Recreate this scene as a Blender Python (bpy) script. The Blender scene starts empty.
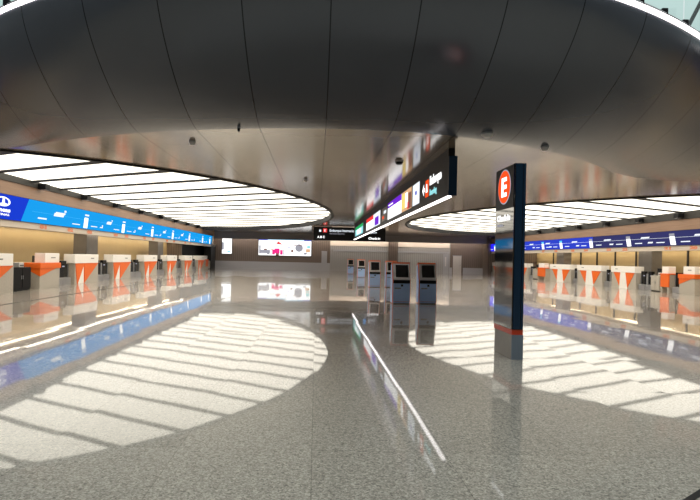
import bpy, bmesh, math, random
from mathutils import Vector, Matrix
random.seed(7)
S = bpy.context.scene
COL = S.collection
PI = math.pi

# ------------------------------------------------------------------ materials
def new_mat(name):
    m = bpy.data.materials.new(name); m.use_nodes = True
    nt = m.node_tree
    return m, nt, nt.nodes, nt.links, nt.nodes['Principled BSDF']

def srgb(r, g, b):
    f = lambda c: (c/255/12.92) if c/255 <= .04045 else ((c/255+.055)/1.055)**2.4
    return (f(r), f(g), f(b), 1)

def pbr(name, col, rough=.5, metal=0, noise=0.0, nscale=8, coat=0, ior=1.5):
    m, nt, N, L, p = new_mat(name)
    p.inputs['Base Color'].default_value = col
    p.inputs['Roughness'].default_value = rough
    p.inputs['Metallic'].default_value = metal
    p.inputs['IOR'].default_value = ior
    if coat: p.inputs['Coat Weight'].default_value = coat; p.inputs['Coat Roughness'].default_value = .05
    if noise:
        tc = N.new('ShaderNodeTexCoord'); nz = N.new('ShaderNodeTexNoise'); nz.inputs['Scale'].default_value = nscale
        nz.inputs['Detail'].default_value = 5
        mx = N.new('ShaderNodeMix'); mx.data_type = 'RGBA'
        mx.inputs[6].default_value = tuple(c*(1-noise) for c in col[:3])+(1,)
        mx.inputs[7].default_value = tuple(min(1, c*(1+noise)) for c in col[:3])+(1,)
        L.new(tc.outputs['Object'], nz.inputs['Vector']); L.new(nz.outputs['Fac'], mx.inputs[0]); L.new(mx.outputs[2], p.inputs['Base Color'])
    return m

def emit(name, col, strength=1.0, gloss=True):
    m, nt, N, L, p = new_mat(name)
    p.inputs['Base Color'].default_value = (.01, .01, .01, 1)
    p.inputs['Roughness'].default_value = .5; p.inputs['Specular IOR Level'].default_value = 0
    p.inputs['Emission Color'].default_value = col
    p.inputs['Emission Strength'].default_value = strength
    return m

class NB:
    """tiny node-math builder"""
    def __init__(s, nt): s.N = nt.nodes; s.L = nt.links
    def m(s, op, a, b=None, c=None):
        n = s.N.new('ShaderNodeMath'); n.operation = op
        for i, v in enumerate((a, b, c)):
            if v is None: continue
            if isinstance(v, (int, float)): n.inputs[i].default_value = v
            else: s.L.new(v, n.inputs[i])
        return n.outputs[0]
    def v(s, op, a, b=None, scale=None):
        n = s.N.new('ShaderNodeVectorMath'); n.operation = op
        for i, x in enumerate((a, b)):
            if x is None: continue
            if isinstance(x, tuple): n.inputs[i].default_value = x
            else: s.L.new(x, n.inputs[i])
        if scale is not None: n.inputs['Scale'].default_value = scale
        return n.outputs[0]

CX, CK, CY0 = .41, .0474, 8.46        # plan curve of the mezzanine edge

def metal_panel(name, col, rough, seam_w, ring, metal=.85):
    m, nt, N, L, p = new_mat(name); B = NB(nt)
    g = N.new('ShaderNodeNewGeometry'); sp = N.new('ShaderNodeSeparateXYZ'); L.new(g.outputs['Position'], sp.inputs[0])
    x, y = sp.outputs[0], sp.outputs[1]
    def line(val, step, off, w):
        f = B.m('FRACT', B.m('ADD', B.m('DIVIDE', B.m('SUBTRACT', val, off), step), .5))
        return B.m('LESS_THAN', B.m('MULTIPLY', B.m('ABSOLUTE', B.m('SUBTRACT', f, .5)), step), w)
    s = line(x, 1.5, .16, seam_w)
    if ring:
        u = B.m('SUBTRACT', x, CX)
        v = B.m('SUBTRACT', y, B.m('MULTIPLY', B.m('MULTIPLY', u, u), CK*.7))
        s = B.m('MAXIMUM', s, line(v, 2.4, CY0+.2, seam_w*.7))
    mx = N.new('ShaderNodeMix'); mx.data_type = 'RGBA'
    nz = N.new('ShaderNodeTexNoise'); nz.inputs['Scale'].default_value = .6; L.new(g.outputs['Position'], nz.inputs['Vector'])
    m2 = N.new('ShaderNodeMix'); m2.data_type = 'RGBA'
    m2.inputs[6].default_value = tuple(c*.93 for c in col[:3])+(1,); m2.inputs[7].default_value = tuple(c*1.07 for c in col[:3])+(1,)
    L.new(nz.outputs['Fac'], m2.inputs[0])
    L.new(m2.outputs[2], mx.inputs[6]); mx.inputs[7].default_value = tuple(c*.25 for c in col[:3])+(1,)
    L.new(s, mx.inputs[0]); L.new(mx.outputs[2], p.inputs['Base Color'])
    L.new(B.m('SUBTRACT', .5, B.m('MULTIPLY', s, .38)), p.inputs['Specular IOR Level'])
    p.inputs['Metallic'].default_value = metal; p.inputs['Roughness'].default_value = rough; p.inputs['IOR'].default_value = 1.9
    return m

def granite():
    m, nt, N, L, p = new_mat('polished_granite'); B = NB(nt)
    g = N.new('ShaderNodeNewGeometry'); pos = g.outputs['Position']
    vo = N.new('ShaderNodeTexVoronoi'); vo.inputs['Scale'].default_value = 75; L.new(pos, vo.inputs['Vector'])
    bw = N.new('ShaderNodeSeparateXYZ'); L.new(vo.outputs['Color'], bw.inputs[0])
    nz = N.new('ShaderNodeTexNoise'); nz.inputs['Scale'].default_value = 26; nz.inputs['Detail'].default_value = 4; L.new(pos, nz.inputs['Vector'])
    f = B.m('ADD', B.m('MULTIPLY', bw.outputs[0], .6), B.m('MULTIPLY', nz.outputs['Fac'], .55))
    cr = N.new('ShaderNodeValToRGB'); L.new(f, cr.inputs[0])
    e = cr.color_ramp.elements
    e[0].position = .12; e[0].color = (.12, .107, .092, 1)
    e[1].position = .95; e[1].color = (.66, .59, .50, 1)
    k = e.new(.42); k.color = (.335, .300, .255, 1)
    k = e.new(.66); k.color = (.43, .385, .327, 1)
    # large slow tone variation and slabs
    tile = B.v('DIVIDE', pos, (1.2, 2.4, 50.0))
    fl = B.v('FLOOR', tile)
    wn = N.new('ShaderNodeTexWhiteNoise'); L.new(fl, wn.inputs['Vector'])
    tone = B.m('ADD', B.m('MULTIPLY', wn.outputs['Value'], .16), .92)
    fr = N.new('ShaderNodeSeparateXYZ'); L.new(B.v('FRACTION', tile), fr.inputs[0])
    jx = B.m('LESS_THAN', B.m('ABSOLUTE', B.m('SUBTRACT', fr.outputs[0], .5)), .4965)
    jy = B.m('LESS_THAN', B.m('ABSOLUTE', B.m('SUBTRACT', fr.outputs[1], .5)), .4983)
    joint = B.m('ADD', B.m('MULTIPLY', B.m('MULTIPLY', jx, jy), .3), .7)
    tot = B.m('MULTIPLY', tone, joint)
    sc = N.new('ShaderNodeVectorMath'); sc.operation = 'SCALE'; L.new(cr.outputs[0], sc.inputs[0]); L.new(tot, sc.inputs['Scale'])
    L.new(sc.outputs[0], p.inputs['Base Color'])
    # slabs are laid a hair out of level: the mirror image breaks at the joints
    off = B.v('SCALE', B.v('SUBTRACT', wn.outputs['Color'], (.5, .5, .5)), scale=.0045)
    n2 = N.new('ShaderNodeTexNoise'); n2.inputs['Scale'].default_value = .9; n2.inputs['Detail'].default_value = 1; L.new(pos, n2.inputs['Vector'])
    off2 = B.v('SCALE', B.v('SUBTRACT', n2.outputs['Color'], (.5, .5, .5)), scale=.004)
    nrm = B.v('NORMALIZE', B.v('ADD', B.v('MULTIPLY', B.v('ADD', off, off2), (1, 1, 0)), (0, 0, 1)))
    L.new(nrm, p.inputs['Normal']); L.new(nrm, p.inputs['Coat Normal'])
    p.inputs['Roughness'].default_value = .032
    p.inputs['Coat Weight'].default_value = .45; p.inputs['Coat Roughness'].default_value = .24; p.inputs['Coat IOR'].default_value = 1.5
    p.inputs['Specular IOR Level'].default_value = .44
    p.inputs['IOR'].default_value = 1.36
    return m

def wood_mat():
    m, nt, N, L, p = new_mat('copper_brown_panel')
    tc = N.new('ShaderNodeTexCoord'); mp = N.new('ShaderNodeMapping'); mp.inputs['Scale'].default_value = (1, .15, 3)
    nz = N.new('ShaderNodeTexNoise'); nz.inputs['Scale'].default_value = 5; nz.inputs['Detail'].default_value = 6
    cr = N.new('ShaderNodeValToRGB'); e = cr.color_ramp.elements
    e[0].color = (.20, .115, .07, 1); e[1].color = (.36, .22, .14, 1)
    L.new(tc.outputs['Object'], mp.inputs[0]); L.new(mp.outputs[0], nz.inputs[0]); L.new(nz.outputs['Fac'], cr.inputs[0]); L.new(cr.outputs[0], p.inputs['Base Color'])
    p.inputs['Roughness'].default_value = .4
    return m

def slat_wall(name, c0, c1, rough=.4, metal=.2):
    m, nt, N, L, p = new_mat(name)
    tc = N.new('ShaderNodeTexCoord'); wv = N.new('ShaderNodeTexWave'); wv.bands_direction = 'X'; wv.inputs['Scale'].default_value = 1.2
    cr = N.new('ShaderNodeValToRGB'); e = cr.color_ramp.elements; e[0].color = c0; e[1].color = c1; e[0].position = .0; e[1].position = .12
    L.new(tc.outputs['Object'], wv.inputs[0]); L.new(wv.outputs['Fac'], cr.inputs[0]); L.new(cr.outputs[0], p.inputs['Base Color'])
    p.inputs['Roughness'].default_value = rough; p.inputs['Metallic'].default_value = metal
    return m

def glass_mat():
    m, nt, N, L, p = new_mat('balustrade_glass')
    N.remove(p)
    out = N['Material Output']; t = N.new('ShaderNodeBsdfTransparent'); g = N.new('ShaderNodeBsdfGlossy'); mx = N.new('ShaderNodeMixShader')
    t.inputs[0].default_value = (.86, .95, .93, 1); g.inputs['Roughness'].default_value = .02; mx.inputs[0].default_value = .06
    L.new(t.outputs[0], mx.inputs[1]); L.new(g.outputs[0], mx.inputs[2]); L.new(mx.outputs[0], out.inputs[0])
    return m

M = dict(
    granite=granite(),
    soffit=metal_panel('ceiling_panel_lit_tone', (.31, .25, .19, 1), .13, .016, True, .25),  # same panels as the fascia, the floor's warm glow put into the colour
    fascia=metal_panel('fascia_panel_shade_tone', (.076, .086, .112, 1), .24, .011, False, .25),  # same panels as the ceiling, shade put in as a darker, bluer colour
    black=pbr('black_metal', (.006, .006, .007, 1), .45, ior=1.25),
    rim=pbr('dark_rim', (.006, .006, .006, 1), .7),
    gloss=pbr('black_gloss', (.008, .008, .010, 1), .06, 0, coat=.6),
    navysheen=pbr('navy_sky_sheen', (.010, .036, .078, 1), .22, .3),  # navy caps; on the totem the sky's reflection is put into the colour
    panel=emit('light_panel', (1, .93, .79, 1), 2.15),
    led=emit('led_strip', (1, .90, .90, 1), 6),
    ledline=emit('led_line', (1, .93, .92, 1), 3.5),
    cove=emit('cove_warm', (1, .82, .56, 1), 9),
    counterlight=emit('counter_light_warm', (1, .90, .74, 1), 9),
    washer=emit('washer_warm', (1, .90, .80, 1), 16),
    wood=wood_mat(),
    dark=pbr('dark_trough', (.028, .026, .023, 1), .6, noise=.15),
    lip=pbr('pale_lip', (.62, .54, .46, 1), .5, noise=.05),
    gold=pbr('golden_wall', (.52, .40, .215, 1), .45, 0, noise=.06, nscale=1.5),
    stone=pbr('grey_stone', (.46, .42, .36, 1), .4, noise=.22, nscale=14),
    column=pbr('column_grey', (.17, .155, .14, 1), .45, noise=.2, nscale=3),
    orange=pbr('orange_laminate', srgb(238, 106, 26), .4, noise=.04),
    white=pbr('white_laminate', (.90, .87, .83, 1), .4, noise=.03),
    steel=pbr('brushed_steel', (.42, .42, .43, 1), .33, .7, noise=.1, nscale=20),
    rubber=pbr('belt_rubber', (.02, .02, .022, 1), .6, noise=.2),
    screenoff=pbr('dark_screen', (.010, .011, .013, 1), .12),
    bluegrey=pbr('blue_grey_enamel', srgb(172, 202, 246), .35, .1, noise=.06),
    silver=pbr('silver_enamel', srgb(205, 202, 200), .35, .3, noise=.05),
    greyblue=pbr('plinth_grey', srgb(128, 138, 150), .45, 0, noise=.08),
    plinth=pbr('plinth_pale', srgb(160, 154, 146), .45, 0, noise=.08),
    backwall=slat_wall('brown_slat_wall', (.075, .058, .048, 1), (.17, .13, .105, 1)),
    greywall=slat_wall('grey_clad_wall', (.23, .225, .215, 1), (.36, .35, .335, 1)),
    header=pbr('header_grey', (.26, .245, .23, 1), .5, noise=.08),
    skirt=pbr('steel_skirting', (.40, .40, .42, 1), .4, .3, noise=.06),
    outer=pbr('hall_plaster', (.36, .37, .38, 1), .8, noise=.08, nscale=.5),
    doorpale=pbr('pale_door', (.55, .52, .48, 1), .5, noise=.03),
    glass=glass_mat(),
    b_white=emit('lit_white', (1, 1, 1, 1), 1.35),
    b_soft=emit('lit_soft_white', (.86, .92, 1, 1), 1.0),
    b_royal=emit('lit_royal', srgb(0, 54, 205), .9),
    b_sky=emit('lit_sky', srgb(0, 152, 230), .95),
    b_navy=emit('lit_navy', srgb(44, 46, 98), .95),
    b_blue=emit('lit_blue', srgb(34, 58, 190), 1.0),
    b_violet=emit('lit_violet', srgb(34, 30, 250), 1.05),
    b_skyline=emit('lit_line', srgb(90, 200, 250), 1.0),
    b_orange=emit('lit_orange', srgb(240, 80, 30), 1.0),
    b_purple=emit('lit_purple', srgb(110, 40, 200), 1.0),
    b_red=emit('lit_red', srgb(232, 60, 60), 1.0),
    b_pink=emit('lit_pink', srgb(236, 40, 130), 1.0),
    b_green=emit('lit_green', srgb(40, 160, 90), 1.0),
    b_teal=emit('lit_teal', srgb(150, 220, 225), 1.0),
    b_grey=emit('lit_grey', srgb(150, 150, 160), 1.0),
    b_tan=emit('lit_tan', srgb(214, 170, 130), 1.0),
    b_brown=emit('lit_brown', srgb(120, 80, 70), 1.0),
    b_yellow=emit('lit_yellow', srgb(240, 214, 120), 1.0),
    numtag=pbr('number_orange', srgb(222, 130, 90), .5),
    redline=pbr('red_edge', srgb(224, 70, 34), .4),
)

# ------------------------------------------------------------------ geometry helpers
class MB:
    def __init__(s): s.bm = bmesh.new()
    def box(s, x0, x1, y0, y1, z0, z1, bev=0):
        r = bmesh.ops.create_cube(s.bm, size=1)
        bmesh.ops.scale(s.bm, vec=(x1-x0, y1-y0, z1-z0), verts=r['verts'])
        bmesh.ops.translate(s.bm, vec=((x0+x1)/2, (y0+y1)/2, (z0+z1)/2), verts=r['verts'])
        if bev:
            es = list({e for v in r['verts'] for e in v.link_edges})
            bmesh.ops.bevel(s.bm, geom=es, offset=bev, segments=2, affect='EDGES', profile=.5)
        return s
    def prism(s, pts, vec):
        """closed polygon pts (3D) swept along vec"""
        vec = Vector(vec)
        a = [s.bm.verts.new(p) for p in pts]; b = [s.bm.verts.new(Vector(p)+vec) for p in pts]
        n = len(pts)
        s.bm.faces.new(a); s.bm.faces.new(list(reversed(b)))
        for i in range(n): s.bm.faces.new((a[i], b[i], b[(i+1) % n], a[(i+1) % n]))
        return s
    def tube(s, p, q, r, seg=12, r2=None):
        p, q = Vector(p), Vector(q); d = q-p
        m = Matrix.Translation((p+q)/2) @ d.to_track_quat('Z', 'Y').to_matrix().to_4x4()
        bmesh.ops.create_cone(s.bm, cap_ends=True, segments=seg, radius1=r, radius2=r if r2 is None else r2, depth=d.length, matrix=m)
        return s
    def grid(s, rows):
        vs = [[s.bm.verts.new(p) for p in r] for r in rows]
        for i in range(len(vs)-1):
            for j in range(len(vs[0])-1):
                s.bm.faces.new((vs[i][j], vs[i][j+1], vs[i+1][j+1], vs[i+1][j]))
        return s
    def build(s, name, mat, parent=None, smooth=False, recalc=True):
        if recalc: bmesh.ops.recalc_face_normals(s.bm, faces=s.bm.faces)
        me = bpy.data.meshes.new(name); s.bm.to_mesh(me); s.bm.free()
        me.materials.append(mat)
        if smooth:
            for f in me.polygons: f.use_smooth = True
        o = bpy.data.objects.new(name, me); COL.objects.link(o)
        if parent: o.parent = parent
        return o

def B(*a, **k): return MB().box(*a, **k)

def tag(o, label, cat, group=None, kind=None):
    o['label'] = label; o['category'] = cat
    if group: o['group'] = group
    if kind: o['kind'] = kind
    return o
def thing(name, label, cat, loc=(0, 0, 0), rz=0, group=None):
    o = bpy.data.objects.new(name, None); COL.objects.link(o)
    o.location = loc; o.rotation_euler = (0, 0, rz); o.empty_display_size = .2
    return tag(o, label, cat, group)
def struct(name, mb, mat, smooth=False, recalc=True, label=None):
    o = mb.build(name, mat, None, smooth, recalc); o['kind'] = 'structure'
    if label: o['label'] = label; o['category'] = name.split('_')[0]
    return o
def copy_tree(o, parent=None):
    c = o.copy(); COL.objects.link(c)
    if parent: c.parent = parent
    for ch in list(o.children): copy_tree(ch, c)
    return c

def text(body, size, mat, parent, origin, xdir, ydir=(0, 0, 1), name='lettering', width=None, align='LEFT', bold=0):
    cu = bpy.data.curves.new('t', 'FONT'); cu.body = body; cu.size = size; cu.extrude = .004; cu.offset = bold
    cu.align_x = align; cu.resolution_u = 3
    to = bpy.data.objects.new('t', cu); COL.objects.link(to)
    bpy.context.view_layer.update()
    dg = bpy.context.evaluated_depsgraph_get()
    me = bpy.data.meshes.new_from_object(to.evaluated_get(dg))
    bpy.data.objects.remove(to); bpy.data.curves.remove(cu)
    X = Vector(xdir).normalized(); Y = Vector(ydir).normalized(); Z = X.cross(Y)
    if width:
        xs = [v.co.x for v in me.vertices]; w = max(xs)-min(xs)
        for v in me.vertices: v.co.x *= width/w
    R = Matrix((X, Y, Z)).transposed().to_4x4()
    me.transform(Matrix.Translation(origin) @ R)
    me.materials.clear(); me.materials.append(mat)
    o = bpy.data.objects.new(name, me); COL.objects.link(o); o.parent = parent
    return o

# ------------------------------------------------------------------ key dimensions
CAM = 1.75
XL, XR = -13.0, 22.0            # faces of the two sign bulkheads
YB = 69.0                       # back wall
H = 4.65                        # flat ceiling
HP = 4.95                       # light panels inside their openings
ZL = 6.53                       # top edge of the curved fascia

def plan(x):
    u = abs(x-CX)
    if u < 8.5: return CY0+CK*u*u
    a = CY0+CK*8.5**2; s = 2*CK*8.5; t = min(u-8.5, 2.6)
    return a+s*(t-t*t/5.2)
def depth(x):
    u = x-CX
    return max(1.0, 3.5-.010*u*u) if u < 0 else 3.5+.014*min(u, 12)**2

# ------------------------------------------------------------------ setting
struct('floor', MB().prism([(-17, -14, 0), (26.2, -14, 0), (26.2, YB+.3, 0), (-17, YB+.3, 0)], (0, 0, -.2)), M['granite'])
struct('trim_1', B(-10.06, -9.97, 12, 66, 0, .004), M['rim'])                      # dark joint in front of the counters
struct('trim_2', MB().prism([(2.74, 3.86, 0), (3.62, 4.50, 0), (3.59, 4.54, 0), (2.71, 3.90, 0)], (0, 0, .006)), M['black'])

# ceiling outline with the two half-oval openings let into it
EL = dict(c=(XL, 37.5), a=14.0, b=23.0)
ER = dict(c=(XR, 40.0), a=14.8, b=20.0)
def oval(e, side, n=72):
    """from the near end on the wall, round, to the far end on the wall"""
    return [(e['c'][0]+side*e['a']*math.sin(PI*i/n), e['c'][1]-e['b']*math.cos(PI*i/n)) for i in range(n+1)]
XS = [XL+(XR-XL)*i/280 for i in range(281)]
mb = MB()
def half(e, x):
    t = abs(x-e['c'][0])/e['a']
    return e['b']*math.sqrt(max(0, 1-t*t))
def column_strip(xs, ya, yb, n=1):
    mb.grid([[(x, ya(x)+(yb(x)-ya(x))*k/n, H) for x in xs] for k in range(n+1)])
fy = lambda x: plan(x)+depth(x)
xa = [XL+EL['a']*math.sin(PI/2*i/90) for i in range(91)]
xb = [XR-ER['a']*math.sin(PI/2*(90-i)/90) for i in range(91)]
xm = [xa[-1]+(xb[0]-xa[-1])*i/30 for i in range(31)]
for xs, e in ((xa, EL), (xb, ER)):
    column_strip(xs, fy, lambda x: e['c'][1]-half(e, x))
    column_strip(xs, lambda x: e['c'][1]+half(e, x), lambda x: YB)
column_strip(xm, fy, lambda x: YB)
for f in mb.bm.faces:
    f.normal_update()
    if f.normal.z > 0: f.normal_flip()
struct('ceiling', mb, M['soffit'], recalc=False)
# curved front of the mezzanine
rows = []
K = 36
for k in range(K+1):
    t = PI/2*k/K
    rows.append([(x, plan(x)+depth(x)*(1-max(0, math.cos(t))**1.25), ZL-(ZL-H)*math.sin(t)**1.25) for x in XS])
struct('wall_mezzanine', MB().grid(rows), M['fascia'], smooth=True)
struct('floor_mezzanine', MB().grid([[(x, plan(x)+.02, ZL-.02) for x in XS], [(x, 45, ZL-.02) for x in XS]]), M['outer'])

# light edge, brackets and glass balustrade along the mezzanine
xs2 = [-12.9+34.8*i/120 for i in range(121)]
def strip(mb, off0, off1, z0, z1, xs=xs2):
    n = len(xs)
    a = [[(x, plan(x)+o, z) for x in xs] for o, z in ((off0, z0), (off0, z1), (off1, z1), (off1, z0), (off0, z0))]
    return mb.grid(a)
led = strip(MB(), -.03, .06, ZL, ZL+.085).build('edge_light', M['led'])
tag(led, 'glowing pinkish white light strip along the top edge of the dark curved mezzanine front', 'light strip')
bal = thing('glass_balustrade', 'clear glass balustrade with dark brackets above the mezzanine light strip', 'balustrade', (0, 0, 0))
strip(MB(), .0, .08, ZL+.085, ZL+.15).build('base_rail', M['steel'], bal)
for i in range(24):
    x0 = -12.8+i*1.45
    xs = [x0+1.41*j/6 for j in range(7)]
    strip(MB(), .10, .115, ZL+.15, ZL+1.35, xs).build('glass_panel', M['glass'], bal)
    for xb in (x0, x0+.72): B(xb-.09, xb+.03, plan(xb)+.0, plan(xb)+.14, ZL+.11, ZL+.25, bev=.015).build('bracket', M['black'], bal)
strip(MB(), .07, .14, ZL+1.35, ZL+1.40).build('handrail', M['steel'], bal)
st = MB().tube((14.1, 25, ZL-.02), (19.5, 25, 17.4), .09).build('roof_strut', M['black'])
tag(st, 'dark slanting steel strut seen through the mezzanine glass', 'strut')

# bulkheads with the wall behind the counters
def side_wall(X, sx, y0, y1, zl, zb, zt, zw, names):
    """sx points out of the hall"""
    o = lambda d: X+sx*d
    bx = lambda a, b, *r: B(min(o(a), o(b)), max(o(a), o(b)), *r)
    struct(names[0], bx(.10, .5, y0, y1, zl, zb), M['lip'])
    struct(names[1], bx(.08, .5, y0, y1, zt, zw), M['wood'])
    struct(names[2], bx(.02, .5, y0, y1, zw, 5.3), M['dark'])
    struct(names[3], bx(.5, 3.2, y0, y1, zl+.25, zl+.32), M['lip'])
    struct(names[4], bx(.40, .5, y0, y1, zl, 5.3), M['lip'])
side_wall(XL, -1, 13, YB, 2.76, 3.04, 4.10, 4.68, ['trim_3', 'trim_4', 'trim_5', 'ceiling_left', 'trim_41'])
side_wall(XR, 1, 13, YB, 2.62, 2.92, 3.84, 4.50, ['trim_6', 'trim_7', 'trim_8', 'ceiling_right', 'trim_42'])
struct('wall_left', B(XL-3.4, XL-3.2, 13, YB, 0, 3.05), M['gold'])
struct('wall_right', B(XR+3.2, XR+3.4, 13, YB, 0, 2.92), M['gold'])
# unlit ends near the back wall: wall turns in
struct('wall_left_end', B(XL-3.2, XL-1.6, 57.5, 57.7, 0, 3.02), M['backwall'])
struct('wall_left_shaded', B(XL-1.8, XL-1.6, 57.7, YB, 0, 3.02), M['rim'])  # near-black colour stands in for the unlit recess
struct('wall_right_return', B(XR+1.6, XR+1.8, 60.7, YB, 0, 2.88), M['backwall'])
struct('wall_right_end', B(XR+1.6, XR+3.2, 60.5, 60.7, 0, 2.88), M['backwall'])
for y in (21.5, 33.6, 48.7):
    struct('column', B(XL-2.4, XL-1.55, y, y+1.75, 0, 3.02, bev=.02), M['column'])
for y in (24.4, 37.2, 50.4):
    struct('column', B(XR+1.55, XR+2.3, y, y+1.5, 0, 2.88, bev=.02), M['column'])
for i, y in enumerate([27.1+2.9*k for k in range(11)]):
    struct('trim_%d' % (20+i), B(XR+3.1, XR+3.2, y, y+.10, 0, 2.88), M['dark'])
# near walls, back of the hall and an unseen part roof
struct('wall_near_left', B(XL-.2, XL, -14, 13, 0, 13), M['outer'])
struct('wall_near_right', B(XR, XR+.2, -14, 13, 0, 13), M['outer'])
struct('wall_near', B(XL-.2, XR+.2, -14.2, -14, 0, 13), M['outer'])
struct('ceiling_unseen', B(XL-.2, XR+.2, -14.2, -1.5, 13, 13.2), M['outer'])  # out of view; stops short so sky lights the floor, not the fascia
# back wall
def bp(px, Y=YB): return (px-316)/530*Y
struct('wall_back', B(XL-3.4, XR+3.4, YB, YB+.3, 0, 5.4), M['backwall'])
struct('wall_back_recess', B(bp(330), bp(450), YB-.06, YB+.02, 0, 4.2), M['greywall'])
struct('trim_9', B(bp(330), bp(449), YB-.14, YB-.06, 3.28, 4.0), M['lip'])
struct('trim_10', B(bp(388), bp(397), YB-.7, YB-.06, 0, 3.9), M['backwall'])
struct('trim_11', B(bp(333), bp(449), YB-.12, YB-.06, 2.55, 2.75), M['skirt'])
struct('baseboard_left', B(XL-.8, bp(330), YB-.12, YB, 0, 1.0), M['skirt'])
struct('baseboard_right', B(bp(463), XR+1, YB-.12, YB, 0, .75), M['skirt'])
struct('baseboard_middle', B(bp(449.3), bp(452), YB-.12, YB, 0, .75), M['skirt'])
struct('trim_12', B(XL+.0, XR-.0, 67.3, 67.6, 3.86, H), M['header'])
struct('trim_13', B(XL-.95, XL-.1, 66.2, YB, 0, 3.0), M['rim'])
struct('trim_14', B(XR-.3, XR+1.1, 66.8, YB, 0, 4.6), M['backwall'])
dr = struct('door_1', B(bp(453), bp(461.3), YB-.08, YB+.01, 0, 2.25), M['doorpale'])
B(bp(452.6), bp(461.7), YB-.06, YB+.01, 2.25, 2.33).build('door_frame', M['skirt'], dr)
B(bp(459.8), bp(460.4), YB-.14, YB-.08, 1.0, 1.12).build('door_handle', M['steel'], dr)
dr = struct('door_2', B(bp(443), bp(448.5), YB-.11, YB-.05, 0, 2.5), M['skirt'])
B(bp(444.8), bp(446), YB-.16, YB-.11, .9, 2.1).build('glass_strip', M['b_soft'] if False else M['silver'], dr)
v = struct('trim_15', B(bp(321.5), bp(327), YB-.08, YB, 1.0, 2.55), M['skirt'])

# ------------------------------------------------------------------ big half-oval ceiling lights
def oval_light(e, side, wall_x, label, n_slats, y_first, slope):
    t = thing('ceiling_light', label, 'ceiling light', (wall_x, e['c'][1], HP))
    inv = Matrix.Translation((-wall_x, -e['c'][1], -HP))
    pts = oval(e, side, 96)
    mb = MB().prism([(x, y, HP) for x, y in pts], (0, 0, .1)); mb.bm.transform(inv); mb.build('diffuser', M['panel'], t)
    # upright dark wall of the opening, with its thin lip
    mb = MB()
    def off(d): return oval(dict(c=e['c'], a=e['a']+d, b=e['b']+d), side, 96)
    ring = [[(x, y, z) for x, y in off(d)] for d, z in ((0, HP), (0, H-.05), (.16, H-.05), (.16, H), (.16, HP))]
    mb.grid(ring); mb.bm.transform(inv); mb.build('rim', M['rim'], t, smooth=False)
    # baffles: they run out from the middle of the hall, angled away from the camera
    inside = lambda x, y: ((x-e['c'][0])/e['a'])**2+((y-e['c'][1])/e['b'])**2 < 1
    for k in range(n_slats):
        yw = y_first+2.75*k
        lo = hi = None
        for i in range(401):
            d = e['a']*i/400; x = wall_x+side*d; y = yw-slope*d
            if inside(x, y):
                if lo is None: lo = d
                hi = d
        if lo is None or hi-lo < .6: continue
        a = (wall_x+side*lo, yw-slope*lo); b = (wall_x+side*hi, yw-slope*hi)
        w = .15
        mb = MB().prism([(a[0], a[1]-w, HP-.06), (b[0], b[1]-w, HP-.06), (b[0], b[1]+w, HP-.06), (a[0], a[1]+w, HP-.06)], (0, 0, .058))
        mb.bm.transform(inv); mb.build('baffle', M['rim'], t)
    return t
oval_light(EL, 1, XL, 'huge glowing half-oval ceiling light over the counters with the sky blue display', 20, 16.0, .54)
oval_light(ER, -1, XR, 'huge glowing half-oval ceiling light over the counters with the navy display', 18, 21.0, .55)

# ------------------------------------------------------------------ cove lights
for X, sx, z, y0, y1, w in ((XL, -1, 2.76, 13, 57.3, 'sky blue'), (XR, 1, 2.62, 13, 60.3, 'navy')):
    for name, d, hw, m, what in (('cove_light', 2.80, .10, 'cove', 'washing the gold wall behind the %s display'), ('counter_light', 1.25, .06, 'counterlight', 'above the counters, tucked behind the %s display')):
        c = X+sx*d
        t = thing(name, 'long warm strip light '+what % w, 'strip light', (c, (y0+y1)/2, z+.25))
        B(-hw-.02, hw+.02, -(y1-y0)/2, (y1-y0)/2, -.035, 0).build('housing', M['lip'], t)
        B(-hw, hw, -(y1-y0)/2+.1, (y1-y0)/2-.1, -.05, -.033).build('diffuser', M[m], t)

o = B(XL+.5, XR-.6, 67.65, 67.8, 4.45, H+.02).build('wall_washer', M['washer'])
tag(o, 'long warm strip light behind the dark header, washing the back wall', 'strip light')

# ------------------------------------------------------------------ sign bands above the counters
def glyph_bars(par, fx, spec, m='b_soft', name='lettering'):
    for (a, b, z0, z1, sl) in spec:
        MB().prism([fx(a, z0), fx(b, z0), fx(b+sl, z1), fx(a+sl, z1)], fx.n).build(name, M[m], par)
class FX:
    def __init__(s, X, n): s.X = X; s.n = Vector((n, 0, 0))
    def __call__(s, y, z): return (s.X, y, z)

# sky blue side: face at X = XL+0.02, looking to +X; reading direction +Y
t = thing('display_band', 'long sky blue screen band with a royal blue logo section above the counters', 'display', (0, 0, 0))
z0, z1 = 3.05, 4.09
B(XL-.12, XL-.02, 14, 66.4, z0-.01, z1+.02).build('casing', M['black'], t)
F = FX(XL-.02, .012)
MB().prism([F(14.1, z0), F(23.3, z0), F(23.95, z1), F(14.1, z1)], F.n).build('logo_screen', M['b_royal'], t)
MB().prism([F(23.3, z0), F(65.6, z0), F(66.3, z1), F(23.95, z1)], F.n).build('screen', M['b_sky'], t)
F = FX(XL-.008, .008)
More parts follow.
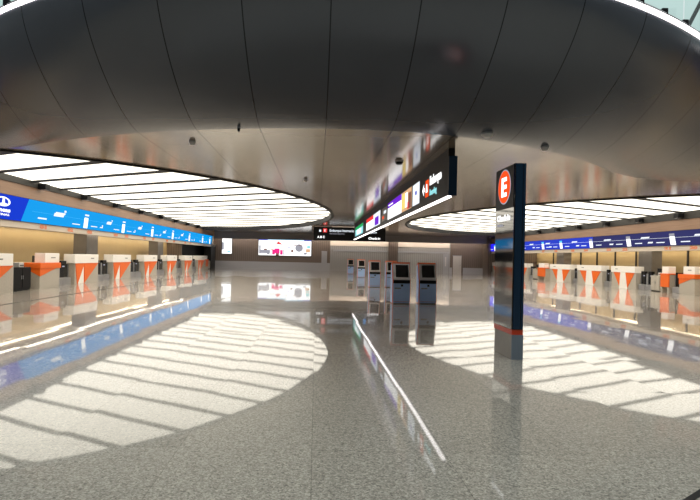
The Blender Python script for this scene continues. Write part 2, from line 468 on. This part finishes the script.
# round mark: ring with a wing shape
ring = MB()
n = 40; cy, cz = 21.95, 3.78
for i in range(n):
    a0, a1 = 2*PI*i/n, 2*PI*(i+1)/n
    ring.prism([F(cy+r*.52*math.cos(a), cz+r*.20*math.sin(a)) for r, a in ((1, a0), (1, a1), (.76, a1), (.76, a0))], F.n)
ring.build('round_emblem', M['b_white'], t)
MB().prism([F(cy-.02, cz+.17), F(cy+.10, cz+.17), F(cy+.12, cz-.05), F(cy+.30, cz-.08), F(cy+.05, cz-.19), F(cy-.34, cz-.12), F(cy-.06, cz-.06)], F.n).build('emblem_wing', M['b_white'], t)
text('Aerolineas', .24, M['b_white'], t, (XL-.004, 20.55, 3.36), (0, 1, 0), width=1.95, bold=.008)
text('ARGENTINAS', .13, M['b_white'], t, (XL-.004, 20.65, 3.20), (0, 1, 0), width=1.75)
tickets = [29.8, 35.6, 41.9, 47.9, 54.2, 60.5, 64.6]
glyph_bars(t, F, [(24.2, 65.8, 3.56, 3.568, 0)], 'b_skyline', 'guide_line')
glyph_bars(t, F, [(24.7, 25.5, 3.26, 3.33, .03), (26.2, 27.2, 3.50, 3.66, .1), (26.35, 27.35, 3.62, 3.72, .1), (27.3, 27.5, 3.76, 3.86, .03)])
for k, y in enumerate(tickets):
    MB().prism([F(y-.24, 3.10), F(y+.24, 3.10), F(y+.38, 3.68), F(y-.10, 3.68)], F.n).build('number_panel', M['b_white'], t)
    sp = [(y-.05, y+.45, 3.78, 3.87, .03)]
    if k < 6:
        sp += [(y-1.6, y-.7, 3.22, 3.27, .02), (y+.75, y+1.6, 3.22, 3.27, .02), (y+2.0, y+2.4, 3.22, 3.27, .02), (y+2.3, y+2.42, 3.27, 3.40, .04)]
    if k < 4:
        sp += [(y+3.0, y+3.7, 3.50, 3.64, .1), (y+3.1, y+3.8, 3.60, 3.68, .1), (y+3.8, y+3.95, 3.72, 3.80, .03)]
    glyph_bars(t, F, sp)

# navy side, reading direction -Y
t = thing('display_band', 'long navy and blue screen band above the counters beyond the black totem', 'display', (0, 0, 0))
z0, z1 = 2.93, 3.83
B(XR+.02, XR+.12, 14, 68.3, z0-.01, z1+.02).build('casing', M['black'], t)
F = FX(XR+.02, -.012)
MB().prism([F(14.1, z0), F(42.2, z0), F(42.2, z1), F(14.1, z1)], F.n).build('navy_screen', M['b_navy'], t)
MB().prism([F(42.2, z0), F(60.0, z0), F(60.0, z1), F(42.2, z1)], F.n).build('blue_screen', M['b_blue'], t)
MB().prism([F(60.0, z0), F(68.2, z0), F(68.2, z1), F(60.0, z1)], F.n).build('violet_screen', M['b_violet'], t)
F = FX(XR+.008, -.008)
glyph_bars(t, F, [(14.3, 60, 3.42, 3.435, 0)], 'b_soft', 'guide_line')
for k, y in enumerate([27.6, 32.7, 37.3, 42.4, 47.6, 51.4, 57.2, 65.2]):
    MB().prism([F(y-.28, 2.97), F(y+.20, 2.97), F(y+.36, 3.50), F(y-.12, 3.50)], F.n).build('number_panel', M['b_white'], t)
    MB().prism([F(y-.12, 3.52), F(y+.36, 3.52), F(y+.40, 3.68), F(y-.08, 3.68)], F.n).build('caption_panel', M['b_grey'] if k < 4 else M['b_skyline'], t)
    glyph_bars(t, F, [(y+.8, y+1.6, 3.12, 3.18, 0), (y-1.5, y-.7, 3.12, 3.18, 0), (y+2.0, y+2.5, 3.12, 3.22, -.05), (y+2.4, y+3.3, 3.46, 3.56, -.1)])

# counter numbers on the pale lips
def numbers(X, sx, z, ys, xdir, start, side):
    for k, y in enumerate(ys):
        tg = thing('number_tag', '%s orange counter number from the front under the %s display' % (ORD[k], side), 'number tag', (X, y, z), 0, 'counter numbers under the %s display' % side)
        B(-.012 if sx > 0 else -.02, .02 if sx > 0 else .012, -.4, .4, -.09, .09).build('plate', M['lip'], tg)
        text('%02d' % (start+k), .22, M['numtag'], tg, (.016*(1 if sx < 0 else -1), -.32 if sx < 0 else .32, -.08), xdir, name='digits', bold=.016, width=.64)
ORD = ['first', 'second', 'third', 'fourth', 'fifth', 'sixth', 'seventh', 'eighth', 'ninth', 'tenth', 'eleventh', 'twelfth', 'thirteenth', 'fourteenth', 'fifteenth', 'sixteenth', 'seventeenth', 'eighteenth', 'nineteenth', 'twentieth']
numbers(XL-.10, -1, 2.91, [25.4, 28.2, 30.6, 34.6, 36.6, 40.4, 42.6, 46.5, 48.8, 52.8, 55], (0, 1, 0), 1, 'sky blue')
numbers(XR+.10, 1, 2.78, [31.0, 33.3, 37.9, 40.0, 43.4, 45.6, 48.8, 51.5], (0, -1, 0), 20, 'navy')

# spotlights on the dark trough
def spot(x, y, z, sx, label, grp):
    t = thing('spotlight', label, 'spotlight', (x, y, z), 0, grp)
    B(-.02 if sx > 0 else -.34, .34 if sx > 0 else .02, -.22, .22, -.17, .10, bev=.02).build('housing', M['black'], t)
    B(.10 if sx > 0 else -.30, .30 if sx > 0 else -.10, -.17, .17, -.185, -.165).build('lens', M['steel'], t)
for k, y in enumerate([24.9, 29.4, 34, 38.9, 43.9, 48.5, 53, 57.6, 62.2]):
    spot(XL, y, 4.80, 1, '%s black spotlight from the front above the sky blue display' % ORD[k], 'spotlights over the sky blue display')
for k, y in enumerate([28, 32, 35.9, 40, 44.3, 48.1, 52.2, 56.3, 60.2]):
    spot(XR, y, 4.74, -1, '%s black spotlight from the front above the navy display' % ORD[k], 'spotlights over the navy display')

# ------------------------------------------------------------------ check-in counters
# built with the front on local x = 0 facing +X, length along +Y from the near end
def mirror_face(side): return 0 if side < 0 else PI
def counter_a(L, label, loc, group):
    """stone body, folded orange and white front, pale top box"""
    t = thing('check_in_counter', label, 'check-in counter', loc, 0, group)
    B(-.65, 0, .02, L, 0, 1.12).build('body', M['stone'], t)
    P = lambda pts: [(0, y*L, z) for y, z in pts]
    MB().prism(P([(.02, 1.12), (.37, 1.12), (.37, .0), (.10, .0)]), (.03, 0, 0)).build('orange_panel', M['orange'], t)
    MB().prism([(.03, .12*L, .004), (.03, .35*L, .004), (.03, .335*L, .92)], (.006, 0, 0)).build('white_wedge', M['white'], t)
    MB().prism(P([(.375, 1.12), (.985, 1.12), (.385, .02)]), (.035, 0, 0)).build('orange_wedge', M['orange'], t)
    tb = B(-.55, .06, -.12, L*.965, 1.12, 1.62, bev=.02).build('top_box', M['white'], t)
    B(.06, .066, L*.62, L*.76, 1.36, 1.42).build('name_strip', M['header'], tb)
    return t
def counter_b(L, label, loc, group):
    """mirrored side: white T with an orange wedge on each side"""
    t = thing('check_in_counter', label, 'check-in counter', loc, PI, group)
    B(-.65, 0, 0, L, 0, 1.12).build('body', M['stone'], t)
    P = lambda pts: [(0, y*L, z) for y, z in pts]
    MB().prism(P([(.40, 1.12), (.60, 1.12), (.68, 0), (.36, 0)]), (.05, 0, 0)).build('white_panel', M['white'], t)
    MB().prism(P([(.10, 1.12), (.40, 1.12), (.365, .06)]), (.03, 0, 0)).build('orange_wedge', M['orange'], t)
    MB().prism(P([(.60, 1.12), (.95, 1.12), (.68, .06)]), (.03, 0, 0)).build('orange_wedge', M['orange'], t)
    tb = B(-.55, .07, .0, L, 1.12, 1.56, bev=.02).build('top_box', M['white'], t)
    B(.07, .076, L*.2, L*.3, 1.33, 1.38).build('name_strip', M['header'], tb)
    return t
def end_desk(L, label, loc, rz, group=None):
    """short stone desk with an orange band folded over its corner"""
    t = thing('end_desk', label, 'counter', loc, rz, group)
    B(-.75, 0, .0, L, 0, .98).build('body', M['stone'], t)
    B(-.80, .06, -.06, L+.06, .94, 1.20, bev=.015).build('orange_band', M['orange'], t)
    MB().prism([(0, .0, .95), (0, L*.85, .95), (0, .0, .58)], (.02, 0, 0)).build('orange_wedge', M['orange'], t)
    MB().prism([(0.02, 0, .95), (0.02, 0, .58), (-.70, 0, .95)], (0, -.02, 0)).build('orange_wedge', M['orange'], t)
    tb = B(-.5, .0, L*.25, L, 1.20, 1.66, bev=.02).build('top_box', M['white'], t)
    B(.0, .006, L*.55, L*.78, 1.42, 1.47).build('name_strip', M['header'], tb)
    return t
def scale_unit(L, label, loc, rz, group):
    """low conveyor scale with upright steel and dark glass back"""
    t = thing('baggage_scale', label, 'baggage scale', loc, rz, group)
    B(-1.1, -.02, .02, L-.02, 0, .36, bev=.015).build('base', M['steel'], t)
    B(-1.0, -.34, .10, L-.10, .36, .40).build('belt', M['rubber'], t)
    B(-.26, -.20, .10, L-.06, .40, 1.08).build('dark_screen', M['screenoff'], t)
    B(-.30, -.16, .02, .10, .36, 1.10).build('side_post', M['steel'], t)
    B(-.30, -.16, L-.06, L, .36, 1.10).build('side_post', M['steel'], t)
    B(-.20, -.19, L*.38, L*.62, .93, 1.00).build('weight_display', M['b_grey'], t)
    B(-.34, -.14, L*.2, L*.7, 1.08, 1.26, bev=.01).build('console', M['black'], t)
    return t
def monitor(label, loc, rz, w=.52, group=None):
    t = thing('monitor', label, 'monitor', loc, rz, group)
    B(-.10, .10, -.12, .12, 0, .02).build('base', M['black'], t)
    MB().tube((0, 0, .015), (0, 0, .16), .022).build('neck', M['black'], t)
    B(-.025, .02, -w/2, w/2, .12, .46, bev=.012).build('screen', M['screenoff'], t)
    return t
def service_cabinet(L, label, loc, rz, m):
    t = thing('service_cabinet', label, 'cabinet', loc, rz)
    B(-.7, 0, .02, L-.02, .06, 1.02, bev=.012).build('body', M[m], t)
    B(-.66, -.02, .05, L-.05, 0, .06).build('plinth', M['black'], t)
    for k in range(2):
        d = B(0, .018, .06+k*(L/2-.03), L/2-.02+k*(L/2-.05), .12, .96).build('door', M[m], t)
        B(.018, .035, L/2-.08+k*.12, L/2-.06+k*.12, .5, .66).build('handle', M['steel'], d)
    return t
def printer(label, loc, rz):
    t = thing('printer', label, 'printer', loc, rz)
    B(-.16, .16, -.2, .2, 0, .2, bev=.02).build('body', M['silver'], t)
    B(.155, .18, -.13, .13, .06, .09).build('paper_slot', M['black'], t)
    return t
def office_chair(label, loc, rz):
    t = thing('office_chair', label, 'chair', loc, rz)
    for k in range(5):
        a = 2*PI*k/5
        lg = MB().tube((0, 0, .10), (.28*math.cos(a), .28*math.sin(a), .07), .022, 8).build('leg', M['black'], t)
        MB().tube((.28*math.cos(a)-.02, .28*math.sin(a), .03), (.28*math.cos(a)+.02, .28*math.sin(a), .03), .03, 10).build('caster', M['rubber'], lg)
    MB().tube((0, 0, .1), (0, 0, .48), .03).build('column', M['steel'], t)
    B(-.24, .24, -.24, .24, .48, .56, bev=.03).build('seat', M['black'], t)
    B(-.28, -.21, -.23, .23, .68, 1.25, bev=.03).build('backrest', M['black'], t)
    B(-.26, -.22, -.03, .03, .52, .72).build('back_bracket', M['steel'], t)
    return t
def orange_desk(L, label, loc, rz):
    """supervisor desk: orange front sheet standing on grey feet"""
    t = thing('supervisor_desk', label, 'desk', loc, rz)
    B(-.03, .03, .03, L-.03, .34, 1.12).build('orange_panel', M['orange'], t)
    B(-.7, .06, 0, L, 1.12, 1.18, bev=.01).build('desk_top', M['orange'], t)
    for y in (.05, L-.17):
        B(-.6, .02, y, y+.12, 0, 1.12).build('foot', M['stone'], t)
    tb = B(-.5, -.05, .05, L*.8, 1.18, 1.62, bev=.02).build('top_box', M['white'], t)
    return t

CL = XL-.1
SKY = 'counters under the sky blue display'
# sky blue side (fronts on x = CL)
counter_a(3.6, 'orange and grey check-in counter under the royal blue logo, nearest of that row', (CL+.5, 18.5, 0), SKY)
service_cabinet(1.5, 'dark cabinet in the gap before the stone end desk with wide orange band', (CL+.25, 22.45, 0), 0, 'black')
office_chair('black office chair behind the dark cabinet below the royal blue logo', (CL-1.1, 23.2, 0), 0)
printer('small pale printer on the dark cabinet beside the end desk', (CL-.1, 23.5, 1.02), 0)
monitor('black monitor standing on the dark cabinet under the royal blue logo', (CL-.1, 22.85, 1.02), .5)
end_desk(1.85, 'stone end desk with wide orange band and white box under the sky blue display', (CL+.4, 24.4, 0), 0)
UL = [(28.8, 3.1), (34.2, 3.3), (40.4, 3.3), (46.6, 3.3), (52.8, 3.3), (58.9, 3.3)]
for k, (y, L) in enumerate(UL):
    counter_a(L, 'orange, white and grey check-in counter, %s beyond the banded end desk, sky blue side' % ORD[k], (CL, y, 0), SKY)
prev = 26.4
for k, (y, L) in enumerate(UL):
    g0, g1 = prev+.05, y-.12
    w = min(1.25, (g1-g0)/2)
    c = (g0+g1)/2
    who = 'between end desk and first counter' if k == 0 else 'between %s and %s counters' % (ORD[k-1], ORD[k])
    scale_unit(w, 'nearer steel baggage scale %s, sky blue side' % who, (CL-.1, c-w, 0), 0, 'baggage scales under the sky blue display')
    scale_unit(w, 'farther steel baggage scale %s, sky blue side' % who, (CL-.1, c, 0), 0, 'baggage scales under the sky blue display')
    if k < 5:
        tbl = B(-.25, .25, -.5, .5, .0, 1.05).build('back_cabinet', M['header']); tbl.location = (CL-1.5, c, 0)
        tag(tbl, 'dark cabinet behind scales %s, sky blue side' % who, 'cabinet', 'low cabinets behind the scales, sky blue side')
        monitor('black monitor behind scales %s, sky blue side' % who, (CL-1.5, c, 1.05), 0, group='monitors behind the scales, sky blue side')
    prev = y+L
orange_desk(1.2, 'far orange supervisor desk near the back wall, sky blue side', (CL, 63.2, 0), 0)
service_cabinet(1.0, 'pale stone cabinet beside the far orange desk, sky blue side', (CL, 64.6, 0), 0, 'stone')
monitor('black monitor on the pale cabinet near the back wall, sky blue side', (CL-.35, 65.1, 1.02), 0)

# navy side (fronts on x = CR, turned half round: local +Y runs to world -Y)
CR = XR
NAVY = 'counters under the navy display'
end_desk(1.3, 'stone end desk with orange band under the navy display, at the edge of the view', (CR, 32.05, 0), PI)
# its near face is what the photograph shows, so a second corner fold lies on that end
scale_unit(.75, 'steel baggage scale between the stone end desk and orange desk, navy side', (CR+.1, 32.9, 0), PI, 'baggage scales under the navy display')
orange_desk(.85, 'nearer orange supervisor desk with white box under the navy display', (CR, 33.8, 0), PI)
service_cabinet(.95, 'pale stone cabinet beside the nearer orange desk, navy side', (CR, 34.8, 0), PI, 'stone')
printer('small pale printer on the stone cabinet beside the grey column, navy side', (CR+.3, 34.08, 1.02), PI)
monitor('black monitor on the stone cabinet beside the nearer orange desk, navy side', (CR+.4, 34.52, 1.02), PI, w=.4)
UR = [(36.4, 3.0), (40.7, 3.8), (45.7, 4.0), (55.0, 3.6), (62.2, 3.8)]
for k, (y, L) in enumerate(UR):
    counter_b(L, 'white T-front check-in counter with orange wedges, %s under the navy display' % ORD[k], (CR, y+L, 0), NAVY)
for k, (a, b) in enumerate([(34.85, 36.35), (39.45, 40.65), (44.55, 45.65), (53.9, 54.95), (59.2, 61.6), (66.1, 67.6)]):
    w = (b-a)/2
    who = ['beside the pale stone cabinet', 'between first and second T-front counters', 'between second and third T-front counters', 'before the fourth T-front counter', 'between fourth and fifth T-front counters', 'beyond the fifth T-front counter'][k]
    scale_unit(w, 'steel baggage scale, nearer of the pair %s' % who, (CR+.1, a+w, 0), PI, 'baggage scales under the navy display')
    scale_unit(w, 'steel baggage scale, farther of the pair %s' % who, (CR+.1, b, 0), PI, 'baggage scales under the navy display')
    if k < 4:
        monitor('black monitor behind scale pair %s' % who, (CR+1.45, (a+b)/2, 1.05), PI, group='monitors behind the scales, navy side')
        tbl = B(-.2, .2, -.45, .45, .0, 1.05).build('back_cabinet', M['header']); tbl.location = (CR+1.45, (a+b)/2, 0)
        tag(tbl, 'dark cabinet behind scale pair %s' % who, 'cabinet', 'low cabinets behind the scales, navy side')
orange_desk(1.7, 'farther orange supervisor desk between the third and fourth T-front counters', (CR, 52.5, 0), PI)
service_cabinet(1.1, 'pale stone cabinet beside the farther orange desk, navy side', (CR, 53.7, 0), PI, 'stone')
monitor('black monitor on the pale cabinet beside the farther orange desk', (CR+.3, 53.2, 1.02), PI, w=.7)

# ------------------------------------------------------------------ totem
TX0, TX1, TY0, TY1 = 3.50, 3.71, 9.42, 10.38
t = thing('totem_sign', 'tall black totem sign with an orange E disc on a grey plinth', 'sign', (0, 0, 0))
B(TX0+.02, TX1-.01, TY0+.02, TY1-.02, 0, .44, bev=.006).build('plinth', M['plinth'], t)
B(TX0+.01, TX1+.005, TY0+.005, TY0+.02, .0, .44).build('plinth_end', M['greyblue'], t)
B(TX0+.01, TX1-.0, TY0+.01, TY1-.01, .44, .53).build('orange_base', M['redline'], t)
B(TX0, TX1, TY0, TY1, .53, 3.50, bev=.012).build('case', M['gloss'], t)
B(TX0+.02, TX0+.145, TY0-.012, TY0, .55, 3.49).build('end_cap', M['navysheen'], t)
B(TX0+.158, TX1-.01, TY0-.012, TY0, .55, 3.49).build('end_cap', M['navysheen'], t)
cy, cz = (TY0+TY1)/2, 3.13
B(TX0-.008, TX0, TY0+.02, TY1-.02, 2.72, 3.48).build('sign_panel', M['black'], t)
mb = MB().tube((TX0-.012, cy, cz), (TX0, cy, cz), .325, 48); mb.build('disc_edge', M['b_grey'], t)
mb = MB().tube((TX0-.018, cy, cz), (TX0-.010, cy, cz), .300, 48); d = mb.build('orange_disc', M['b_orange'], t)
text('E', .48, M['b_white'], d, (TX0-.022, cy+.135, cz-.17), (0, -1, 0), name='letter', width=.26, bold=.016)
text('Check-in', .16, M['b_white'], t, (TX0-.006, cy+.36, 2.50), (0, -1, 0), width=.66, bold=.004)
text('Check-in', .07, M['b_grey'], t, (TX0-.006, cy+.36, 2.40), (0, -1, 0), width=.3)

# ------------------------------------------------------------------ long hanging sign
t = thing('hanging_sign', 'long black hanging screen row with a lit lower edge along the middle of the hall', 'sign', (0, 0, 0))
SX0, SX1, SY0, SY1, SZ0, SZ1 = 3.36, 3.57, 13.6, 47.5, 3.40, 4.42
B(SX0, SX1, SY0, SY1, SZ0, SZ1, bev=.01).build('case', M['black'], t)
B(SX0-.002, SX1+.002, SY0-.015, SY0, SZ0, SZ1).build('end_cap', M['navysheen'], t)
B(SX0-.02, SX0+.08, SY0, SY1, SZ0-.045, SZ0-.005).build('edge_light', M['ledline'], t)
B(SX0+.02, SX1-.02, SY0+.15, SY1-.1, SZ1, H+.01).build('mounting_rail', M['black'], t)
def face(y0, y1, z0, z1, m, par, name, d=.010, e=.006): z0 += .08; z1 += .08; return B(SX0-d-e, SX0-d+.0, y0, y1, z0, z1).build(name, M[m], par)
text('Embarque', .36, M['b_white'], t, (SX0-.006, 15.85, 3.97), (0, -1, 0), width=1.45, bold=.012)
text('Boarding', .26, M['b_teal'], t, (SX0-.006, 15.85, 3.66), (0, -1, 0), width=.9, bold=.004)
i1 = face(16.02, 16.48, 3.58, 4.10, 'b_orange', t, 'gate_icon', d=0)
MB().prism([(SX0-.012, 16.40, 3.80), (SX0-.012, 16.12, 3.80), (SX0-.012, 16.22, 4.06), (SX0-.012, 16.32, 4.06)], (.004, 0, 0)).build('seat_symbol', M['b_white'], i1)
MB().prism([(SX0-.008, 16.95, 3.92), (SX0-.008, 16.72, 4.10), (SX0-.008, 16.72, 3.98), (SX0-.008, 16.58, 3.98), (SX0-.008, 16.58, 3.86), (SX0-.008, 16.72, 3.86), (SX0-.008, 16.72, 3.74)], (.006, 0, 0)).build('arrow', M['b_white'], t)
s = face(17.45, 18.65, 3.52, 4.24, 'b_soft', t, 'screen', d=0); face(17.9, 18.15, 3.86, 3.98, 'b_blue', s, 'picture_patch', d=.006)
s = face(18.9, 21.0, 3.50, 4.26, 'b_tan', t, 'screen', d=0)
for y0, y1, z0, z1, m in ((18.95, 19.5, 3.52, 4.1, 'b_brown'), (19.7, 20.2, 3.62, 4.16, 'b_white'), (20.3, 20.95, 3.6, 4.2, 'b_yellow'), (19.3, 19.7, 3.52, 3.78, 'b_red')):
    face(y0, y1, z0, z1, m, s, 'picture_patch', d=.006, e=.004)
s = face(21.1, 25.1, 3.50, 4.26, 'b_white', t, 'screen', d=0); face(21.1, 25.1, 4.02, 4.262, 'b_purple', s, 'header_band', d=.006); face(23.4, 24.8, 4.11, 4.16, 'b_white', s, 'header_text', d=.013)
s = face(25.4, 27.4, 3.55, 4.2, 'header', t, 'screen', d=0); face(25.7, 26.6, 3.9, 4.04, 'b_soft', s, 'caption', d=.006); face(26.5, 27.1, 3.66, 3.8, 'b_orange', s, 'caption', d=.006)
s = face(28.1, 31.4, 3.50, 4.24, 'b_soft', t, 'screen', d=0); face(28.8, 30.6, 3.55, 4.0, 'b_purple', s, 'picture_patch', d=.006)
s = face(31.5, 35.8, 3.50, 4.24, 'b_white', t, 'screen', d=0); face(31.5, 35.8, 4.0, 4.242, 'b_red', s, 'header_band', d=.006)
s = face(38.4, 45.8, 3.50, 4.24, 'b_teal', t, 'screen', d=0); face(38.4, 45.8, 4.02, 4.242, 'b_green', s, 'header_band', d=.006); face(40, 44, 3.6, 3.95, 'b_white', s, 'picture_patch', d=.006)

# ------------------------------------------------------------------ cross sign at the far end
t = thing('overhead_sign', 'black overhead direction sign with white writing across the far end', 'sign', (0, 0, 0))
OY = 50.0
o_ = lambda px: (px-316)/530*OY
B(o_(313), o_(385), OY, OY+.2, 3.34, 4.60, bev=.01).build('case', M['black'], t)
B(o_(330), o_(331), OY+.06, OY+.14, 4.60, H+.02).build('hanger', M['black'], t)
B(o_(372), o_(373), OY+.06, OY+.14, 4.60, H+.02).build('hanger', M['black'], t)
r = B(o_(322.6), o_(326.4), OY-.01, OY, 4.10, 4.46).build('red_icon', M['b_red'], t)
text('E', .3, M['b_white'], r, (o_(324.5)-.09, OY-.014, 4.17), (1, 0, 0), name='letter')
text('Embarque Internacional', .34, M['b_soft'], t, (o_(329), OY-.006, 4.17), (1, 0, 0), width=2.6, bold=.004)
text('International departures', .2, M['b_grey'], t, (o_(329), OY-.006, 3.93), (1, 0, 0), width=1.4)
B(o_(318.6), o_(320.6), OY-.008, OY, 4.14, 4.34).build('white_icon', M['b_soft'], t)
text('A B C', .28, M['b_white'], t, (o_(317), OY-.006, 3.56), (1, 0, 0), width=.7, bold=.01)
text('Check-in', .28, M['b_white'], t, (o_(368), OY-.006, 3.52), (1, 0, 0), width=1.1, bold=.01)
B(o_(364.5), o_(367), OY-.008, OY, 4.02, 4.36).build('blue_icon', M['b_sky'], t)
text('Migraciones', .26, M['b_soft'], t, (o_(369.3), OY-.006, 4.10), (1, 0, 0), width=.65, bold=.004)

# ------------------------------------------------------------------ advert screens on the back wall
def wall_screen(px0, px1, z0, z1, label):
    t = thing('advert_screen', label, 'screen', (bp(px0), YB-.1, z0))
    B(-.06, bp(px1)-bp(px0)+.06, 0, .1, -.06, z1-z0+.06).build('frame', M['black'], t)
    B(0, bp(px1)-bp(px0), -.01, 0, 0, z1-z0).build('screen', M['b_white'], t)
    return t, bp(px1)-bp(px0), z1-z0
t, w, h = wall_screen(222, 231.7, 1.95, 4.05, 'white lit advert screen nearest the end of the sky blue display')
B(0, .25, -.016, -.01, .5, h*.7).build('picture_patch', M['b_grey'], t)
B(w*.55, w*.85, -.016, -.01, .2, .35).build('caption', M['b_skyline'], t)
t, w, h = wall_screen(258.5, 311, 1.85, 4.0, 'large bright advert screen with pink and grey shapes on the back wall')
for a, b, c, d, m in ((.0, .17, .90, 1, 'b_blue'), (.17, .86, .93, 1, 'b_skyline'), (.86, 1, .90, 1, 'b_blue'), (.22, .45, .66, .71, 'b_grey'), (.04, .22, .12, .32, 'b_grey'),
                      (.26, .31, .05, .36, 'b_pink'), (.31, .40, .12, .42, 'b_pink'), (.41, .46, .05, .33, 'b_pink'), (.33, .39, .0, .12, 'b_brown'), (.62, .66, .20, .36, 'b_brown'),
                      (.90, .98, .22, .42, 'b_tan'), (.10, .16, .32, .40, 'b_brown'), (.16, .21, .06, .14, 'b_grey'), (.24, .26, .30, .42, 'b_tan'), (.47, .485, .04, .36, 'b_grey'), (.86, .92, .08, .2, 'b_grey'), (.55, .60, .46, .50, 'b_violet'), (.01, .04, .1, .6, 'b_grey'), (.50, .56, .74, .77, 'b_red'), (.92, .985, .46, .62, 'b_teal'), (.67, .84, .60, .64, 'b_brown')):
    B(a*w, b*w, -.016, -.01, c*h, d*h).build('picture_patch', M[m], t)
MB().prism([(.34*w, -.016, .72*h), (.46*w, -.016, .66*h), (.37*w, -.016, .86*h)], (0, .006, 0)).build('picture_patch', M['b_red'], t)
mb = MB(); mb.tube((.77*w, -.016, .47*h), (.77*w, -.01, .47*h), .5, 24); mb.build('picture_patch', M['b_grey'], t)

# ------------------------------------------------------------------ self-service kiosks
def kiosk(label, loc):
    t = thing('check_in_kiosk', label, 'kiosk', loc, 0, 'self check-in kiosks')
    hw = .325
    pr = lambda pts, x0, x1: MB().prism([(x0, y, z) for y, z in pts], (x1-x0, 0, 0))
    # orange shell behind, blue-grey lower cabinet, leaning silver screen head
    pr([(.05, .02), (.60, .02), (.60, 1.52), (.42, 1.615), (.31, 1.615), (.13, 1.0), (.05, .95)], -hw-.018, hw+.018).build('orange_shell', M['orange'], t)
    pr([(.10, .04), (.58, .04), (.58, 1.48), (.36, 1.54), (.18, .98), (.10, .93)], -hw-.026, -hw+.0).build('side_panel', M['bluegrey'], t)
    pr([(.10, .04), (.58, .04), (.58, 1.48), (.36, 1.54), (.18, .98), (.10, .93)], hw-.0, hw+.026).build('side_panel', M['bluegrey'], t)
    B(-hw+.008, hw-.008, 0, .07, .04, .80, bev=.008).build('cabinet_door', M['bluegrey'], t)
    B(-hw+.02, hw-.02, .03, .5, 0, .04).build('plinth', M['header'], t)
    B(-hw+.008, hw-.008, -.02, .07, .80, .93, bev=.006).build('slot_band', M['black'], t)
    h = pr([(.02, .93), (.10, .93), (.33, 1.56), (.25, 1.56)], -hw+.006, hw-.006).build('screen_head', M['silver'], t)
    sc = pr([(.055, 1.035), (.06, 1.035), (.23, 1.515), (.225, 1.515)], -hw+.10, hw-.06)
    sc.build('screen', M['screenoff'], h)
    b = B(-.03, .05, -.012, 0, .68, .76).build('card_reader', M['black'], t)
    B(-hw+.06, -.03, -.006, .0, .585, .63).build('label_strip', M['header'], t)
    B(-hw+.02, hw-.02, -.008, .0, .09, .10).build('trim_line', M['redline'], t)
    return t
for x, y, lab in ((3.34, 20.5, 'grey and orange self check-in kiosk in front, with a dim grey screen'),
                  (4.40, 20.7, 'grey and orange self check-in kiosk in front, nearest the totem'),
                  (3.56, 31.8, 'orange-edged self check-in kiosk standing alone behind the front pair'),
                  (4.60, 32.0, 'self check-in kiosk half hidden behind the front kiosk with dim screen'),
                  (4.05, 47.0, 'small far self check-in kiosk, nearer of the far two beneath the overhead sign'),
                  (3.75, 57.0, 'small far self check-in kiosk, farthest of all beneath the overhead sign')):
    kiosk(lab, (x, y, 0))

# ------------------------------------------------------------------ fittings on the ceiling
def under(x, y):
    d = y-plan(x)
    if d >= depth(x): return H
    c = (1-max(0, d)/depth(x))**.8
    return ZL-(ZL-H)*max(0, 1-c*c)**.625
def dome(px, py, label, cat='speaker', r=.10, m='steel'):
    hz = 257+.0215*(px-316); Y = 7.0
    while True:                                   # follow the line of sight up to the ceiling or the curved front
        X = (px-316)/530*Y
        zs = under(X, Y)
        if CAM+(hz-py)*Y/530 >= zs: break
        Y += .02
    t = thing('ceiling_speaker', label, cat, (X, Y, zs))
    MB().tube((0, 0, -.03), (0, 0, .01), r).build('collar', M['steel'], t)
    MB().tube((0, 0, -.10), (0, 0, -.03), r*.6, 16, r*.95).build('body', M[m], t)
dome(484.5, 133, 'round grey detector on the ceiling above and before the totem', 'detector', .14, 'silver')
dome(542.5, 146.5, 'smaller round grey detector on the ceiling beyond the totem', 'detector', .10, 'silver')
dome(397, 161, 'black ceiling fitting above the middle of the hanging screen row', 'ceiling fitting', .13, 'black')
dome(190, 141, 'small pale ceiling fitting between the curved front and the left light oval', 'ceiling fitting', .09, 'silver')
dome(236, 127, 'tiny dark sprinkler on the ceiling near the curved front', 'sprinkler', .04, 'black')
dome(304, 179, 'small pale detector on the ceiling beside the left light oval', 'detector', .09, 'silver')

# ------------------------------------------------------------------ world, camera, view
w = bpy.data.worlds.new('daylight'); S.world = w; w.use_nodes = True
wn_, wl_ = w.node_tree.nodes, w.node_tree.links
bg = wn_['Background']; bg.inputs[0].default_value = (.66, .74, .74, 1)
# overcast sky: three to four times brighter overhead than at the horizon
wt = wn_.new('ShaderNodeTexCoord'); wz = wn_.new('ShaderNodeSeparateXYZ'); wl_.new(wt.outputs['Generated'], wz.inputs[0])
WB = NB(w.node_tree)
wl_.new(WB.m('ADD', WB.m('MULTIPLY', WB.m('POWER', WB.m('MAXIMUM', wz.outputs[2], 0.0), 1.5), 1.5), .55), bg.inputs[1])

cam = bpy.data.cameras.new('camera'); co = bpy.data.objects.new('camera', cam); COL.objects.link(co)
co.location = (0, 0, CAM)
co.matrix_world = Matrix.Translation((0, 0, CAM)) @ Matrix.Rotation(PI/2, 4, 'X') @ Matrix.Rotation(math.atan(.0215), 4, 'Z')
cam.sensor_width = 36; cam.lens = 530/700*36
cam.shift_x = (350-316)/700; cam.shift_y = (257-250)/700
cam.clip_end = 400
S.camera = co
S.view_settings.view_transform = 'Standard'; S.view_settings.look = 'None'
S.view_settings.exposure = .25; S.view_settings.gamma = 1; S.view_settings.use_curve_mapping = False
S.cycles.use_denoising = True
S.cycles.max_bounces = 8; S.cycles.diffuse_bounces = 4; S.cycles.glossy_bounces = 5; S.cycles.transparent_max_bounces = 8
S.cycles.sample_clamp_indirect = 8
S.cycles.caustics_reflective = True
